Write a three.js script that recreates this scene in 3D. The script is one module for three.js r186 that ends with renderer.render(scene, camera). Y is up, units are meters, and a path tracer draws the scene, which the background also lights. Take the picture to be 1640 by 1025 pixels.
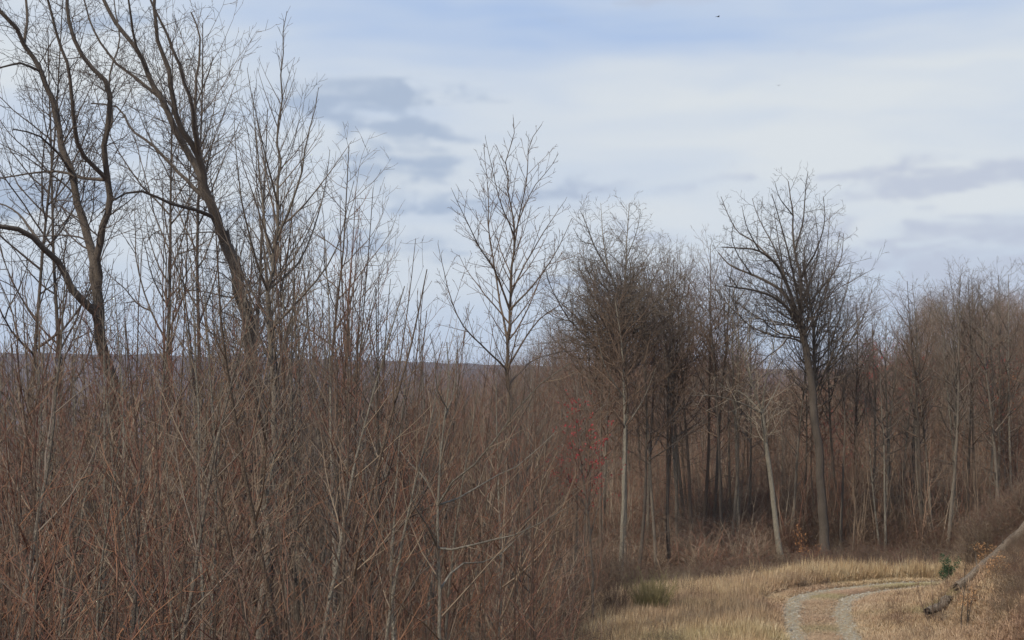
import * as THREE from 'three';
import { ImprovedNoise } from 'three/addons/math/ImprovedNoise.js';

// ---------------------------------------------------------------- camera, sky, sun, exposure
const W0 = 1640, H0 = 1025, F = 2400, HORIZON = 590;           // lens in photo pixels
const scene = new THREE.Scene();
const camera = new THREE.PerspectiveCamera(2 * Math.atan(H0 / 2 / F) * 180 / Math.PI, W0 / H0, 0.1, 12000);
const EYE = 1.7, PITCH = Math.atan((HORIZON - H0 / 2) / F);
camera.position.set(0, EYE, 0);
camera.rotation.x = PITCH;
const renderer = new THREE.WebGLRenderer({ antialias: true });
renderer.toneMapping = THREE.LinearToneMapping;
renderer.toneMappingExposure = 1.0;
renderer.shadowMap.enabled = true;

const sun = new THREE.DirectionalLight(new THREE.Color(1, 0.92, 0.79), 4.1);
sun.position.set(-60, 94, 66);
sun.target.position.set(0, -6, -50);
sun.position.add(sun.target.position);
sun.castShadow = true;
sun.shadow.radius = 4;
sun.shadow.mapSize.set(4096, 4096);
Object.assign(sun.shadow.camera, { left: -120, right: 120, top: 120, bottom: -120, near: 1, far: 400 });
scene.add(sun, sun.target);

const perlin = new ImprovedNoise();
const N3 = (x, y, z = 0.37) => perlin.noise(x, y, z);
const fbm = (x, y, z, oct = 4) => { let s = 0, a = 0.5, f = 1; for (let i = 0; i < oct; i++) { s += a * N3(x * f + i * 17.3, y * f - i * 9.1, z); f *= 2.03; a *= 0.5; } return s; };
const clamp = (x, a = 0, b = 1) => Math.min(b, Math.max(a, x));
const smooth = (a, b, x) => { const t = clamp((x - a) / (b - a)); return t * t * (3 - 2 * t); };
const lerp = (a, b, t) => a + (b - a) * t;
const mix3 = (a, b, t) => [lerp(a[0], b[0], t), lerp(a[1], b[1], t), lerp(a[2], b[2], t)];

{ // the sky: pale blue air, a thin white veil and flat grey-blue stratus, in azimuth and height
  const SW = 3072, SH = 1536, data = new Float32Array(SW * SH * 4);
  const deg = 180 / Math.PI;
  const banks = [ // azimuth, height, half-width, half-height (degrees), strength
    [-4.4, 10.75, 2.9, .42, 1.1], [-6.8, 10.2, 2.6, .55, .8], [-3.7, 9.0, 2.0, .34, 1.1], [-5.0, 8.35, 2.6, .5, .95], [-4.6, 7.4, 3.2, .5, .8], [-2.6, 6.9, 2.6, .35, .6], [-5.4, 6.2, 3.0, .4, .6], [-4, 4.8, 3, .5, .6],
    [18, 7.7, 4.4, .4, .8], [16, 7.0, 5.0, .38, .7], [13.0, 6.5, 4, .3, .55], [6, 6.9, 6.5, .4, .6], [3.5, 5.9, 5, .45, .75], [8, 5.0, 6, .45, .6], [19, 5.1, 6, .4, .5], [13, 3.7, 8, .45, .6], [17, 2.6, 8, .45, .6], [4, 3.4, 7, .6, .6], [-10.5, 13.0, 2.2, .35, .6], [12.8, 8.8, .8, .2, .5], [19.5, 8.8, 2, .25, .6],
    [-16, 6.2, 5, .6, .6], [-15, 10.5, 4, .6, .4]];
  for (let r = 0; r < SH; r++) {
    const el = ((r + 0.5) / SH - 0.5) * 180;
    for (let c = 0; c < SW; c++) {
      const az = ((((c + 0.5) / SW) * 360 - 90 + 180 + 360) % 360) - 180;
      let col;
      if (el < 0) col = [0.42, 0.46, 0.53];
      else {
        const e = el;
        const blue = e < 15 ? mix3([0.45, 0.565, 0.755], [0.365, 0.51, 0.785], smooth(3, 14, e)) : mix3([0.365, 0.51, 0.785], [0.25, 0.40, 0.72], smooth(14, 60, e));
        const x = az / 11, y = e / 2.3;
        const wx = x + 0.35 * fbm(x * 1.3, y * .9, 3.1, 3), wy = y + 0.5 * fbm(x * 1.1 + 7, y, 5.7, 3);
        // broad veil, densest between 4 and 11 degrees, thinning upwards
        let veil = 0.66 * smooth(17.5, 7.5, e + 4.5 * fbm(x * .8, y * .3, 1.2, 4) - 2.4 * smooth(4, 17, Math.abs(az + 1))) + 0.14 + 0.08 + 0.95 * fbm(wx * 0.6, wy * 0.95, 9.4, 6);
        veil = clamp(veil * (0.45 + 0.55 * smooth(1, 7, e)));
        col = mix3(blue, [0.705, 0.755, 0.80], veil);
        // grey-blue flat banks with ragged upper edges
        let g = 0;
        for (const [a, h, w, t, s] of banks) {
          const dx = (az - a) / (w * 1.15), dy = (e - h) / (t * 1.35);
          if (Math.abs(dx) > 2.2 || Math.abs(dy) > 3) continue;
          const q = dx * dx * .8 + dy * dy * (dy > 0 ? 1.5 : .55);
          g += s * Math.exp(-q * .75);
        }
        const away = smooth(20, 32, Math.abs(az));
        g += away * smooth(-.02, .3, fbm(x * .55 + 3, y * .6, 2.2, 4)) * .8 * smooth(40, 12, e);
        const qx = wx * 1.5 + .5 * fbm(wx * 2.2, wy * 1.6, 8.1, 4), qy = wy * 1.25 + .35 * fbm(wx * 2.6 + 4, wy * 2.2, 6.2, 4);
        const n = .5 + 1.6 * fbm(qx * 1.25, qy, 4.4, 7) + .75 * fbm(qx * 4.5, qy * 3.6, 7.3, 5);
        g = smooth(0, .5, n - lerp(.95, .16, clamp(g * .9)));
        col = mix3(col, mix3([0.39, 0.48, 0.63], [0.515, 0.57, 0.69], smooth(-2, 8, az)), g * 0.85);
      }
      const o = (r * SW + c) * 4;
      data[o] = col[0]; data[o + 1] = col[1]; data[o + 2] = col[2]; data[o + 3] = 1;
    }
  }
  const sky = new THREE.DataTexture(data, SW, SH, THREE.RGBAFormat, THREE.FloatType);
  sky.mapping = THREE.EquirectangularReflectionMapping; sky.magFilter = THREE.LinearFilter; sky.needsUpdate = true;
  scene.background = sky; scene.environment = sky;
}

// ---------------------------------------------------------------- helpers
function random(seed) { let a = seed >>> 0; return () => { a = (a + 0x6d2b79f5) | 0; let t = Math.imul(a ^ (a >>> 15), 1 | a); t = (t + Math.imul(t ^ (t >>> 7), 61 | t)) ^ t; return ((t ^ (t >>> 14)) >>> 0) / 4294967296; }; }
const R = (g, a, b) => a + (b - a) * g();
const taken = new Map();
function numbered(name) { const n = taken.get(name) ?? 0; taken.set(name, n + 1); return n ? `${name}_${String(n).padStart(3, '0')}` : name; }
function tag(o, label, category, group, kind) {
  if (label) o.userData.label = label;
  if (category) o.userData.category = category;
  if (group) o.userData.group = group;
  if (kind) o.userData.kind = kind;
  return o;
}
const lit = (m) => { m.castShadow = m.receiveShadow = true; return m; };
// where a line of sight at photo pixel (px, py) is at horizontal distance d
const CP = Math.cos(PITCH), SP = Math.sin(PITCH);
function at(px, py, d) {
  const x = (px - W0 / 2) / F, y = (H0 / 2 - py) / F;
  const fy = y * CP + SP, fz = -(CP - y * SP);
  const k = -d / fz;
  return [x * k, EYE + fy * k, -d];
}

// ---------------------------------------------------------------- terrain
function curve(table) { // monotone-ish cubic through [x, y] pairs
  return (x) => {
    const n = table.length;
    if (x <= table[0][0]) return table[0][1];
    if (x >= table[n - 1][0]) return table[n - 1][1];
    let i = 0; while (x > table[i + 1][0]) i++;
    const [x0, y0] = table[i], [x1, y1] = table[i + 1], h = x1 - x0, t = (x - x0) / h;
    const s = (j) => (j <= 0 || j >= n - 1 ? 0 : (table[j + 1][1] - table[j - 1][1]) / (table[j + 1][0] - table[j - 1][0]));
    const m0 = i === 0 ? (y1 - y0) / h : s(i), m1 = i + 1 === n - 1 ? (y1 - y0) / h : s(i + 1);
    const t2 = t * t, t3 = t2 * t;
    return (2 * t3 - 3 * t2 + 1) * y0 + (t3 - 2 * t2 + t) * h * m0 + (-2 * t3 + 3 * t2) * y1 + (t3 - t2) * h * m1;
  };
}
const fall = curve([[-60, 6], [0, 0], [10, -1.95], [20, -3.95], [30, -5.8], [40, -6.95], [50, -7.36], [58, -7.47], [64, -7.62], [68, -7.72], [73, -7.78], [90, -7.85], [110, -7.8], [160, -7.6]]);
const roadPoints = [[6.2, 0], [6.8, 10], [7.6, 20], [8.6, 30], [9.6, 42], [10.37, 50], [11.55, 57], [12.5, 60], [13.75, 62.2], [15.4, 63.7], [17.3, 64.5], [20.2, 64.9], [24, 64.4], [30, 61.5], [36, 56]];
const roadLine = new THREE.CatmullRomCurve3(roadPoints.map(([x, d]) => new THREE.Vector3(x, 0, -d)));
const roadX = curve(roadPoints.slice(0, 11).map(([x, d]) => [d, x]));
const roadSamples = roadLine.getSpacedPoints(240);
function roadDistance(x, d) { let b = 1e9; for (const p of roadSamples) { const q = (p.x - x) ** 2 + (-p.z - d) ** 2; if (q < b) b = q; } return Math.sqrt(b); }
function height(x, d) {
  let y = fall(d);
  const u = x - roadX(clamp(d, 0, 64));
  // hillside falls to the left of the road
  y -= 0.17 * Math.max(0, -u - 7) * smooth(0, 12, d) * smooth(400, 60, -u);
  // bank on the inside of the bend
  const bank = smooth(63, 57, d) * smooth(-5, 25, d);
  const w = Math.max(0, u - 3.4);
  y += bank * (w < 7 ? 0.70 * w * smooth(0, 3.0, w) : 4.9 + 0.3 * (w - 7)) * (u > 40 ? smooth(90, 40, u) : 1);
  // valley behind on the left, rising wood on the right
  const a = x / Math.max(d, 1);
  y -= smooth(0.06, -0.2, a) * Math.min(55, Math.max(0, d - 62) * 0.2);
  y += smooth(0.02, 0.33, a) * smooth(72, 160, d) * 11.5;
  y -= smooth(230, 900, d) * 45;
  y += 0.10 * N3(x * 0.22, d * 0.22, 1.5) + 0.35 * N3(x * 0.06, d * 0.06, 8.5) * smooth(0, 10, roadDistanceFast(x, d));
  return y;
}
function roadDistanceFast(x, d) { return Math.abs(x - roadX(clamp(d, 0, 64))) + Math.max(0, d - 74); }
const meadowFar = (x, d) => 61.2 + 5.8 * smooth(0.09, 0.22, x / d);
const meadowLeft = (d) => 3.6 + (d - 50) * 0.075;
// how much dry meadow grows at a place, 0 to 1
function meadow(x, d) {
  const u = x - roadX(clamp(d, 0, 64));
  const left = meadowLeft(d) + 0.8 * N3(d * .25, 3.3);
  let m = smooth(left - 2.4, left + 1.8, x + .8 * N3(x * .9, d * .9, 4.4));
  const far = meadowFar(x, d) + .8 * N3(x * .3, 9.1);
  m *= smooth(far + 2.4, far - 1.6, d + .9 * N3(x * .9, d * .9, 2.4));
  const brush = 5.2 + 1.1 * N3(d * .3, 5.1);
  m *= lerp(1, smooth(brush + 2.6, brush - 1.4, u), smooth(62, 59, d));
  return m;
}

function dataTexture(w, h, f, srgb) {
  const data = new Uint8Array(w * h * 4);
  for (let y = 0; y < h; y++) for (let x = 0; x < w; x++) { const v = f(x / w, y / h), o = (y * w + x) * 4; for (let c = 0; c < 3; c++) data[o + c] = clamp(Array.isArray(v) ? v[c] : v) * 255; data[o + 3] = 255; }
  const t = new THREE.DataTexture(data, w, h, THREE.RGBAFormat); t.wrapS = t.wrapT = THREE.RepeatWrapping; t.magFilter = THREE.LinearFilter; t.needsUpdate = true;
  if (srgb) t.colorSpace = THREE.SRGBColorSpace;
  return t;
}
// tiling noise on the unit square
const tile = (u, v, k, z) => { const a = u * Math.PI * 2, b = v * Math.PI * 2, r = k / 6.2832; return 0.5 * (N3(Math.cos(a) * r + z, Math.sin(a) * r, Math.cos(b) * r + 3.3 * z) + N3(Math.cos(a) * r - z, Math.sin(b) * r + 5.1, Math.sin(a) * r + Math.sin(b) * r)); };
const gr0 = random(5);
const litterMap = dataTexture(512, 512, (u, v) => { const n = 0.80 + 0.3 * tile(u, v, 40, 1.2) + 0.28 * tile(u, v, 90, 3.4) + 0.22 * (gr0() - .5); return [n, n * .985, n * .97]; }, false);
const barkRelief = (u, v) => { const w = 0.05 * tile(u, v, 14, 2.2); const a = tile(u + w, v * 1, 34, 4.2), b = Math.abs(tile(u + w, v, 22, 7.7)); return clamp(0.25 + 2.2 * b + 0.5 * a); };
const barkBump = dataTexture(256, 512, (u, v) => barkRelief(u, v));
const barkMap = dataTexture(256, 512, (u, v) => { const n = 0.58 + 0.42 * barkRelief(u, v) + .25 * tile(u, v, 12, 6.1); return [n, n * .98, n * .95]; });
const paleMap = dataTexture(256, 512, (u, v) => { const s = smooth(.08, .22, tile(u, v, 16, 3.9)); const n = 0.86 + .3 * tile(u, v, 50, 4.4); return mix3([n, n * .99, n * .95], [n * .55, n * .52, n * .48], s * .8); });

const ground = (() => {
  const axis = (a, b, step, reach, grow) => { const l = []; for (let x = a; x <= b; x += step) l.push(x); let s = step, x = b; while (x < reach) { s *= grow; x += s; l.push(x); } s = step; x = a; const n = []; while (x > -reach) { s *= grow; x -= s; n.push(x); } return [...n.reverse(), ...l]; };
  const xs = axis(-34, 44, 0.6, 5200, 1.16), ds = axis(-12, 112, 0.6, 5200, 1.14);
  const nx = xs.length, nd = ds.length, pos = new Float32Array(nx * nd * 3), col = new Float32Array(nx * nd * 3), uv = new Float32Array(nx * nd * 2), idx = [];
  for (let j = 0; j < nd; j++) for (let i = 0; i < nx; i++) {
    const x = xs[i], d = ds[j], k = j * nx + i;
    pos[k * 3] = x; pos[k * 3 + 1] = height(x, d); pos[k * 3 + 2] = -d;
    uv[k * 2] = x / 2.4; uv[k * 2 + 1] = d / 2.4;
    const n = fbm(x * .35, d * .35, 2.7, 3), m = d > 0 && d < 120 ? meadow(x, d) : 0;
    const woods = mix3([0.20, 0.113, 0.07], [0.28, 0.17, 0.105], clamp(.5 + n * 1.3)), straw = mix3([0.27, 0.185, 0.10], [0.36, 0.25, 0.13], clamp(.5 + n * 1.4));
    const c = mix3(woods, straw, m);
    col.set(c, k * 3);
  }
  for (let j = 0; j < nd - 1; j++) for (let i = 0; i < nx - 1; i++) { const a = j * nx + i, b = a + 1, c = a + nx, e = c + 1; idx.push(a, b, c, b, e, c); }
  const g = new THREE.BufferGeometry();
  g.setAttribute('position', new THREE.BufferAttribute(pos, 3)); g.setAttribute('color', new THREE.BufferAttribute(col, 3)); g.setAttribute('uv', new THREE.BufferAttribute(uv, 2)); g.setIndex(idx); g.computeVertexNormals();
  const m = lit(new THREE.Mesh(g, new THREE.MeshStandardMaterial({ vertexColors: true, map: litterMap, bumpMap: litterMap, bumpScale: 0.05, roughness: 1 })));
  m.name = 'ground'; tag(m, 'leaf-strewn hillside with a strip of straw-coloured meadow', 'ground', null, 'structure'); scene.add(m);
  return m;
})();

// the track: two gravel ruts
{
  const g1 = random(77);
  const gravelMap = dataTexture(512, 512, (u, v) => { const n = 0.78 + .5 * tile(u, v, 60, 2.1) + .42 * (g1() - .5) + .3 * tile(u, v, 9, 8.8), e = smooth(.02, .3, tile(u, v, 14, 5.5)); return mix3([n, n * .99, n * .95], [n * .78, n * .62, n * .42], e * .8); });
  const road = new THREE.Group(); road.name = 'road'; tag(road, 'two gravel wheel tracks curving through dry grass', 'road', null, 'structure'); scene.add(road);
  const mat = new THREE.MeshStandardMaterial({ color: new THREE.Color(0.43, 0.355, 0.24), map: gravelMap, bumpMap: gravelMap, bumpScale: 0.03, roughness: 1 });
  for (const side of [-1, 1]) {
    const n = 420, across = 7, pos = [], uv = [], idx = [];
    for (let i = 0; i <= n; i++) {
      const t = i / n, p = roadLine.getPointAt(t), q = roadLine.getTangentAt(t), nx = -q.z, nz = q.x;   // to the right of travel
      const half = 0.47 + .12 * N3(i * .11, side * 3.1) + .14 * N3(i * .43, side * 5.1), off = side * 0.93 + .06 * N3(i * .06, side * 9);
      for (let k = 0; k <= across; k++) {
        const s = (k / across * 2 - 1), o = off + s * half, x = p.x + nx * o, z = p.z + nz * o;
        pos.push(x, height(x, -z) + 0.045 - 0.06 * s * s * s * s, z); uv.push(o / 1.6, t * roadLine.getLength() / 1.6);
      }
    }
    for (let i = 0; i < n; i++) for (let k = 0; k < across; k++) { const a = i * (across + 1) + k, b = a + 1, c = a + across + 1, e = c + 1; idx.push(a, b, c, b, e, c); }
    const g = new THREE.BufferGeometry(); g.setAttribute('position', new THREE.Float32BufferAttribute(pos, 3)); g.setAttribute('uv', new THREE.Float32BufferAttribute(uv, 2)); g.setIndex(idx); g.computeVertexNormals();
    const m = lit(new THREE.Mesh(g, mat)); m.name = 'wheel_rut'; road.add(m);
  }
}

{ // loose stones in the ruts
  const g = random(91), geo = new THREE.IcosahedronGeometry(1, 0), m = lit(new THREE.InstancedMesh(geo, new THREE.MeshStandardMaterial({ color: 0xffffff, roughness: 1 }), 3400)), q = new THREE.Quaternion(), e = new THREE.Euler(), c = new THREE.Color();
  for (let i = 0; i < 3400; i++) {
    const t = R(g, .42, .86), p = roadLine.getPointAt(t), w = roadLine.getTangentAt(t), o = (g() < .5 ? -1 : 1) * .93 + R(g, -1, 1) * R(g, .2, .75), x = p.x - w.z * o, z = p.z + w.x * o, r = R(g, .012, .045) * (g() < .04 ? 1.7 : 1);
    m.setMatrixAt(i, new THREE.Matrix4().compose(new THREE.Vector3(x, height(x, -z) + .035, z), q.setFromEuler(e.set(g() * 6, g() * 6, g() * 6)), new THREE.Vector3(r, r * .7, r * 1.2)));
    const k = R(g, .16, .38); m.setColorAt(i, c.setRGB(k, k * .9, k * .72));
  }
  m.name = 'gravel'; tag(m, 'loose pale gravel scattered along the wheel tracks', 'gravel', null, 'stuff'); scene.add(m);
}
// the far ridge, wooded, beyond the valley
{
  const n = 520, rows = 40, pos = [], idx = [], col = [];
  const crest = curve([[-1500, 24], [-700, 21], [-480, 18], [-330, 15.5], [-180, 11.5], [-60, 7.5], [60, 4], [400, 0], [1200, -4]]);
  for (let j = 0; j <= rows; j++) for (let i = 0; i <= n; i++) {
    const x = -1400 + 2400 * i / n, t = j / rows, prof = Math.sin(Math.min(1, t * 1.0) * Math.PI / 2);
    const bumps = (2.2 * Math.abs(N3(x * .07, t * 40)) + 2.6 * N3(x * .028, t * 18, 4)) * smooth(0, .2, t);
    const y = EYE + lerp(-75, crest(x) - 3, prof) + bumps + 9 * N3(x * .006, t * 2.4, 6) * (1 - t);
    pos.push(x, y, -1250 - 420 * t + 20 * N3(x * .01, t * 5));
    const k = clamp(.5 + fbm(x * .02, t * 9, 3, 3)); col.push(...mix3([0.065, 0.052, 0.055], [0.105, 0.085, 0.085], k));
  }
  for (let j = 0; j < rows; j++) for (let i = 0; i < n; i++) { const a = j * (n + 1) + i, b = a + 1, c = a + n + 1, e = c + 1; idx.push(a, b, c, b, e, c); }
  const g = new THREE.BufferGeometry(); g.setAttribute('position', new THREE.Float32BufferAttribute(pos, 3)); g.setAttribute('color', new THREE.Float32BufferAttribute(col, 3)); g.setIndex(idx); g.computeVertexNormals();
  const m = lit(new THREE.Mesh(g, new THREE.MeshStandardMaterial({ vertexColors: true, roughness: 1 })));
  m.name = 'hills'; tag(m, 'long purple-brown wooded ridge beyond the valley', 'hills', null, 'structure'); scene.add(m);
}
scene.fog = new THREE.FogExp2(new THREE.Color(0.70, 0.79, 1.0), 0.00008);

// ---------------------------------------------------------------- branches
class Tubes {
  constructor() { this.p = []; this.n = []; this.u = []; this.i = []; }
  add(pts, rad, sides, uvs = false) {
    const m = pts.length, ring = sides + 1, base = this.p.length / 3;
    let nx = 0, ny = 0, nz = 0, v = 0;
    for (let k = 0; k < m; k++) {
      const a = pts[Math.max(0, k - 1)], b = pts[Math.min(m - 1, k + 1)], c = pts[k];
      let tx = b[0] - a[0], ty = b[1] - a[1], tz = b[2] - a[2]; const l = Math.hypot(tx, ty, tz) || 1; tx /= l; ty /= l; tz /= l;
      if (k === 0) { if (Math.abs(ty) < .8) { nx = tz; ny = 0; nz = -tx; } else { nx = 0; ny = -tz; nz = ty; } }
      const dt = nx * tx + ny * ty + nz * tz; nx -= dt * tx; ny -= dt * ty; nz -= dt * tz; const q = Math.hypot(nx, ny, nz) || 1; nx /= q; ny /= q; nz /= q;
      const bx = ty * nz - tz * ny, by = tz * nx - tx * nz, bz = tx * ny - ty * nx, r = rad[k];
      if (k) v += Math.hypot(c[0] - pts[k - 1][0], c[1] - pts[k - 1][1], c[2] - pts[k - 1][2]);
      for (let s = 0; s <= sides; s++) {
        const g = s / sides * Math.PI * 2, cs = Math.cos(g), sn = Math.sin(g), ox = nx * cs + bx * sn, oy = ny * cs + by * sn, oz = nz * cs + bz * sn;
        this.p.push(c[0] + ox * r, c[1] + oy * r, c[2] + oz * r); this.n.push(ox, oy, oz); this.u.push(s / sides * Math.max(1, Math.round(rad[0] * 6.28 / .5)), v / 1.1);
      }
    }
    for (let k = 0; k < m - 1; k++) for (let s = 0; s < sides; s++) { const a = base + k * ring + s, b = a + 1, c = a + ring, e = c + 1; this.i.push(a, b, c, b, e, c); }
  }
  tri(a, b, c) { const k = this.p.length / 3, ux = b[0] - a[0], uy = b[1] - a[1], uz = b[2] - a[2], vx = c[0] - a[0], vy = c[1] - a[1], vz = c[2] - a[2]; let x = uy * vz - uz * vy, y = uz * vx - ux * vz, z = ux * vy - uy * vx; const l = Math.hypot(x, y, z) || 1; x /= l; y /= l; z /= l; this.p.push(...a, ...b, ...c); for (let q = 0; q < 3; q++) { this.n.push(x, y, z); this.u.push(q & 1, q >> 1); } this.i.push(k, k + 1, k + 2); }
  get empty() { return !this.i.length; }
  geometry() {
    const g = new THREE.BufferGeometry();
    g.setAttribute('position', new THREE.Float32BufferAttribute(this.p, 3)); g.setAttribute('normal', new THREE.Float32BufferAttribute(this.n, 3)); g.setAttribute('uv', new THREE.Float32BufferAttribute(this.u, 2)); g.setIndex(this.i);
    triangles += this.i.length / 3;
    return g;
  }
  mesh(name, mat, parent) { const m = lit(new THREE.Mesh(this.geometry(), mat)); m.name = name; parent?.add(m); return m; }
}
let triangles = 0;
const norm = (v) => { const l = Math.hypot(...v) || 1; return [v[0] / l, v[1] / l, v[2] / l]; };
function wander(g, p, dir, L, n, curl, up) { // a crooked line of n steps
  const pts = [p]; let d = norm(dir), q = p;
  for (let k = 0; k < n; k++) {
    d = norm([d[0] + curl * R(g, -1, 1), d[1] + curl * R(g, -1, 1) + up, d[2] + curl * R(g, -1, 1)]);
    q = [q[0] + d[0] * L / n, q[1] + d[1] * L / n, q[2] + d[2] * L / n]; pts.push(q);
  }
  return pts;
}
function aside(g, t, angle, azimuth) { // direction turned by angle away from t
  const h = Math.abs(t[1]) < .9 ? [0, 1, 0] : [1, 0, 0];
  const a = norm([t[1] * h[2] - t[2] * h[1], t[2] * h[0] - t[0] * h[2], t[0] * h[1] - t[1] * h[0]]), b = [t[1] * a[2] - t[2] * a[1], t[2] * a[0] - t[0] * a[2], t[0] * a[1] - t[1] * a[0]];
  const c = Math.cos(angle), s = Math.sin(angle), x = Math.cos(azimuth) * s, y = Math.sin(azimuth) * s;
  return [t[0] * c + a[0] * x + b[0] * y, t[1] * c + a[1] * x + b[1] * y, t[2] * c + a[2] * x + b[2] * y];
}
const lengthOf = (pts) => { let s = 0; for (let k = 1; k < pts.length; k++) s += Math.hypot(pts[k][0] - pts[k - 1][0], pts[k][1] - pts[k - 1][1], pts[k][2] - pts[k - 1][2]); return s; };
/* side shoots of a line, and theirs in turn. S: per level arrays den (shoots a metre), len (share of the parent), ang, curl, up; top: levels; thin: twig radius */
function shoots(g, T, pts, rad, level, S, tips) {
  if (level >= S.top) return;
  const L = lengthOf(pts), n = Math.round(L * S.den[level] * R(g, .85, 1.15)), m = pts.length - 1;
  let az = g() * 7;
  for (let i = 0; i < n; i++) {
    const start = S.start[level], t = start + (1 - start) * (i + g()) / n, f = Math.min(m - .001, t * m), k = Math.floor(f), w = f - k;
    const p = [lerp(pts[k][0], pts[k + 1][0], w), lerp(pts[k][1], pts[k + 1][1], w), lerp(pts[k][2], pts[k + 1][2], w)], tan = norm([pts[k + 1][0] - pts[k][0], pts[k + 1][1] - pts[k][1], pts[k + 1][2] - pts[k][2]]);
    az += 2.4 + R(g, -.5, .5);
    const tt = (t - start) / (1 - start), shape = S.shape && level === 0 ? S.shape(tt) : 1 - .6 * tt;
    const cl = Math.max(S.least ?? .12, S.len[level] * L * shape * R(g, .5, 1.25));
    const pr = lerp(rad[k], rad[k + 1], w), r = Math.max(S.thin, Math.min(pr * .72, S.thin * .6 + cl * (S.stout ?? .011)));
    const segs = Math.max(2, Math.min(9, Math.round(cl / S.step[level])));
    const q = wander(g, p, aside(g, tan, S.ang[level] * R(g, .7, 1.25), az), cl, segs, S.curl[level], S.up[level]);
    const qr = q.map((_, j) => Math.max(S.thin * .7, r * (1 - .8 * j / segs)));
    T.add(q, qr, r > .05 ? 6 : r > .02 ? 4 : 3);
    if (tips && level >= S.top - 2) tips.push(q[q.length - 1], q[Math.floor(q.length / 2)]);
    shoots(g, T, q, qr, level + 1, S, tips);
  }
}
const OAK = { top: 4, den: [3.2, 3.4, 3.8, 3.2], len: [.27, .5, .58, .6], ang: [.95, .8, .75, .75], curl: [.26, .27, .27, .27], up: [.08, .05, .03, .02], start: [.1, .1, .1, .12], step: [.32, .25, .2, .16], thin: .0062, stout: .0078, least: .2 };
const style = (o, c) => ({ ...o, ...c });

// ---------------------------------------------------------------- materials of wood
const wood = (r, g, b, map) => new THREE.MeshStandardMaterial({ color: new THREE.Color(r, g, b), map: map ?? null, bumpMap: map ? barkBump : null, bumpScale: 0.02, roughness: .95 });
const bark = { grey: wood(.25, .21, .165, barkMap), brown: wood(.21, .155, .112, barkMap), pale: wood(.35, .31, .245, paleMap), dark: wood(.14, .112, .088, barkMap), ruddy: wood(.21, .135, .095, barkMap), silver: wood(.36, .32, .26, paleMap) };
const twig = { grey: wood(.145, .114, .087), brown: wood(.136, .09, .06), red: wood(.15, .07, .046), tan: wood(.20, .148, .10), dark: wood(.085, .067, .054), pale: wood(.33, .275, .205), ruddy: wood(.155, .088, .055), rust: wood(.235, .112, .06) };
const budRed = new THREE.MeshStandardMaterial({ color: new THREE.Color(.33, .032, .035), roughness: .8, side: THREE.DoubleSide });

// ---------------------------------------------------------------- trees drawn limb by limb
/* limbs: [[px, py, nearer(-)/farther(+) metres], ...], foot radius, tip radius; the first is the trunk */
function portrait(name, label, d, limbs, S, mats, seed, opts = {}) {
  const g = random(seed), root = new THREE.Group(); root.name = numbered(name);
  const foot = at(limbs[0][0][0][0], limbs[0][0][0][1], d), by = height(foot[0], d);
  root.position.set(foot[0], by, -d);
  const local = ([px, py, dz = 0]) => { const q = at(px, py, d + dz); return [q[0] - foot[0], q[1] - by, q[2] + d]; };
  const crown = new Tubes(), tips = opts.buds ? [] : null, joints = [], slim = opts.slim ?? 1;
  limbs.forEach(([line, ra, rb], i) => {
    let key = line.map(local), r0 = ra * slim, r1 = rb * slim;
    if (i) { const q = joints.reduce((b, j) => { const l = Math.hypot((j[0] - key[0][0]), (j[1] - key[0][1]), .6 * (j[2] - key[0][2])); return l < b[0] ? [l, j] : b; }, [1e9, null])[1]; const shift = q[2] - key[0][2]; key = key.map((p, k) => [p[0], p[1], p[2] + shift * Math.max(0, 1 - k / 3)]); key[0] = q.slice(0, 3); r0 = Math.min(r0, q[3] * .95); }
    if (i === 0 && key[0][1] > -.3) key = [[key[0][0] + (opts.lean ?? 0), -.4, key[0][2]], ...key];
    const c = new THREE.CatmullRomCurve3(key.map((q) => new THREE.Vector3(...q)), false, 'centripetal'), n = Math.max(6, Math.round(c.getLength() / .45)), raw = c.getSpacedPoints(n);
    const wob = Math.min(.05, r0 * .4) * (opts.wobble ?? 1), big = (opts.wobble ?? 1) * Math.min(.22, r0 * 1.6), z0 = g() * 50;
    const pts = raw.map((q, k) => { const e = Math.min(1, k / 3); return k === 0 ? [q.x, q.y, q.z] : [q.x + wob * R(g, -1, 1) + e * big * N3(k * .31, z0), q.y + e * big * .6 * N3(k * .31, z0 + 9), q.z + wob * R(g, -1, 1) + e * big * N3(k * .31, z0 + 21)]; });
    const rad = pts.map((_, k) => lerp(r0, r1, Math.pow(k / n, .8)) * (i === 0 ? 1 + .55 * Math.exp(-Math.max(0, pts[k][1]) / .5) : 1));
    pts.forEach((q, k) => joints.push([...q, rad[k]]));
    const T = new Tubes(); T.add(pts, rad, r0 > .1 ? 12 : 8, true);
    T.mesh(i ? 'limb' : 'trunk', mats[0], root);
    shoots(g, crown, pts, rad, 0, i === 0 ? style(S, { start: [opts.clear ?? .5, ...S.start.slice(1)], ...(opts.trunk ?? {}) }) : S, tips);
  });
  crown.mesh('crown', mats[1], root);
  if (tips) buds(g, tips, opts.buds, .036).mesh('buds', budRed, root).userData.kind = 'stuff';
  tag(root, label, 'tree', opts.group); scene.add(root);
  return root;
}
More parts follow.
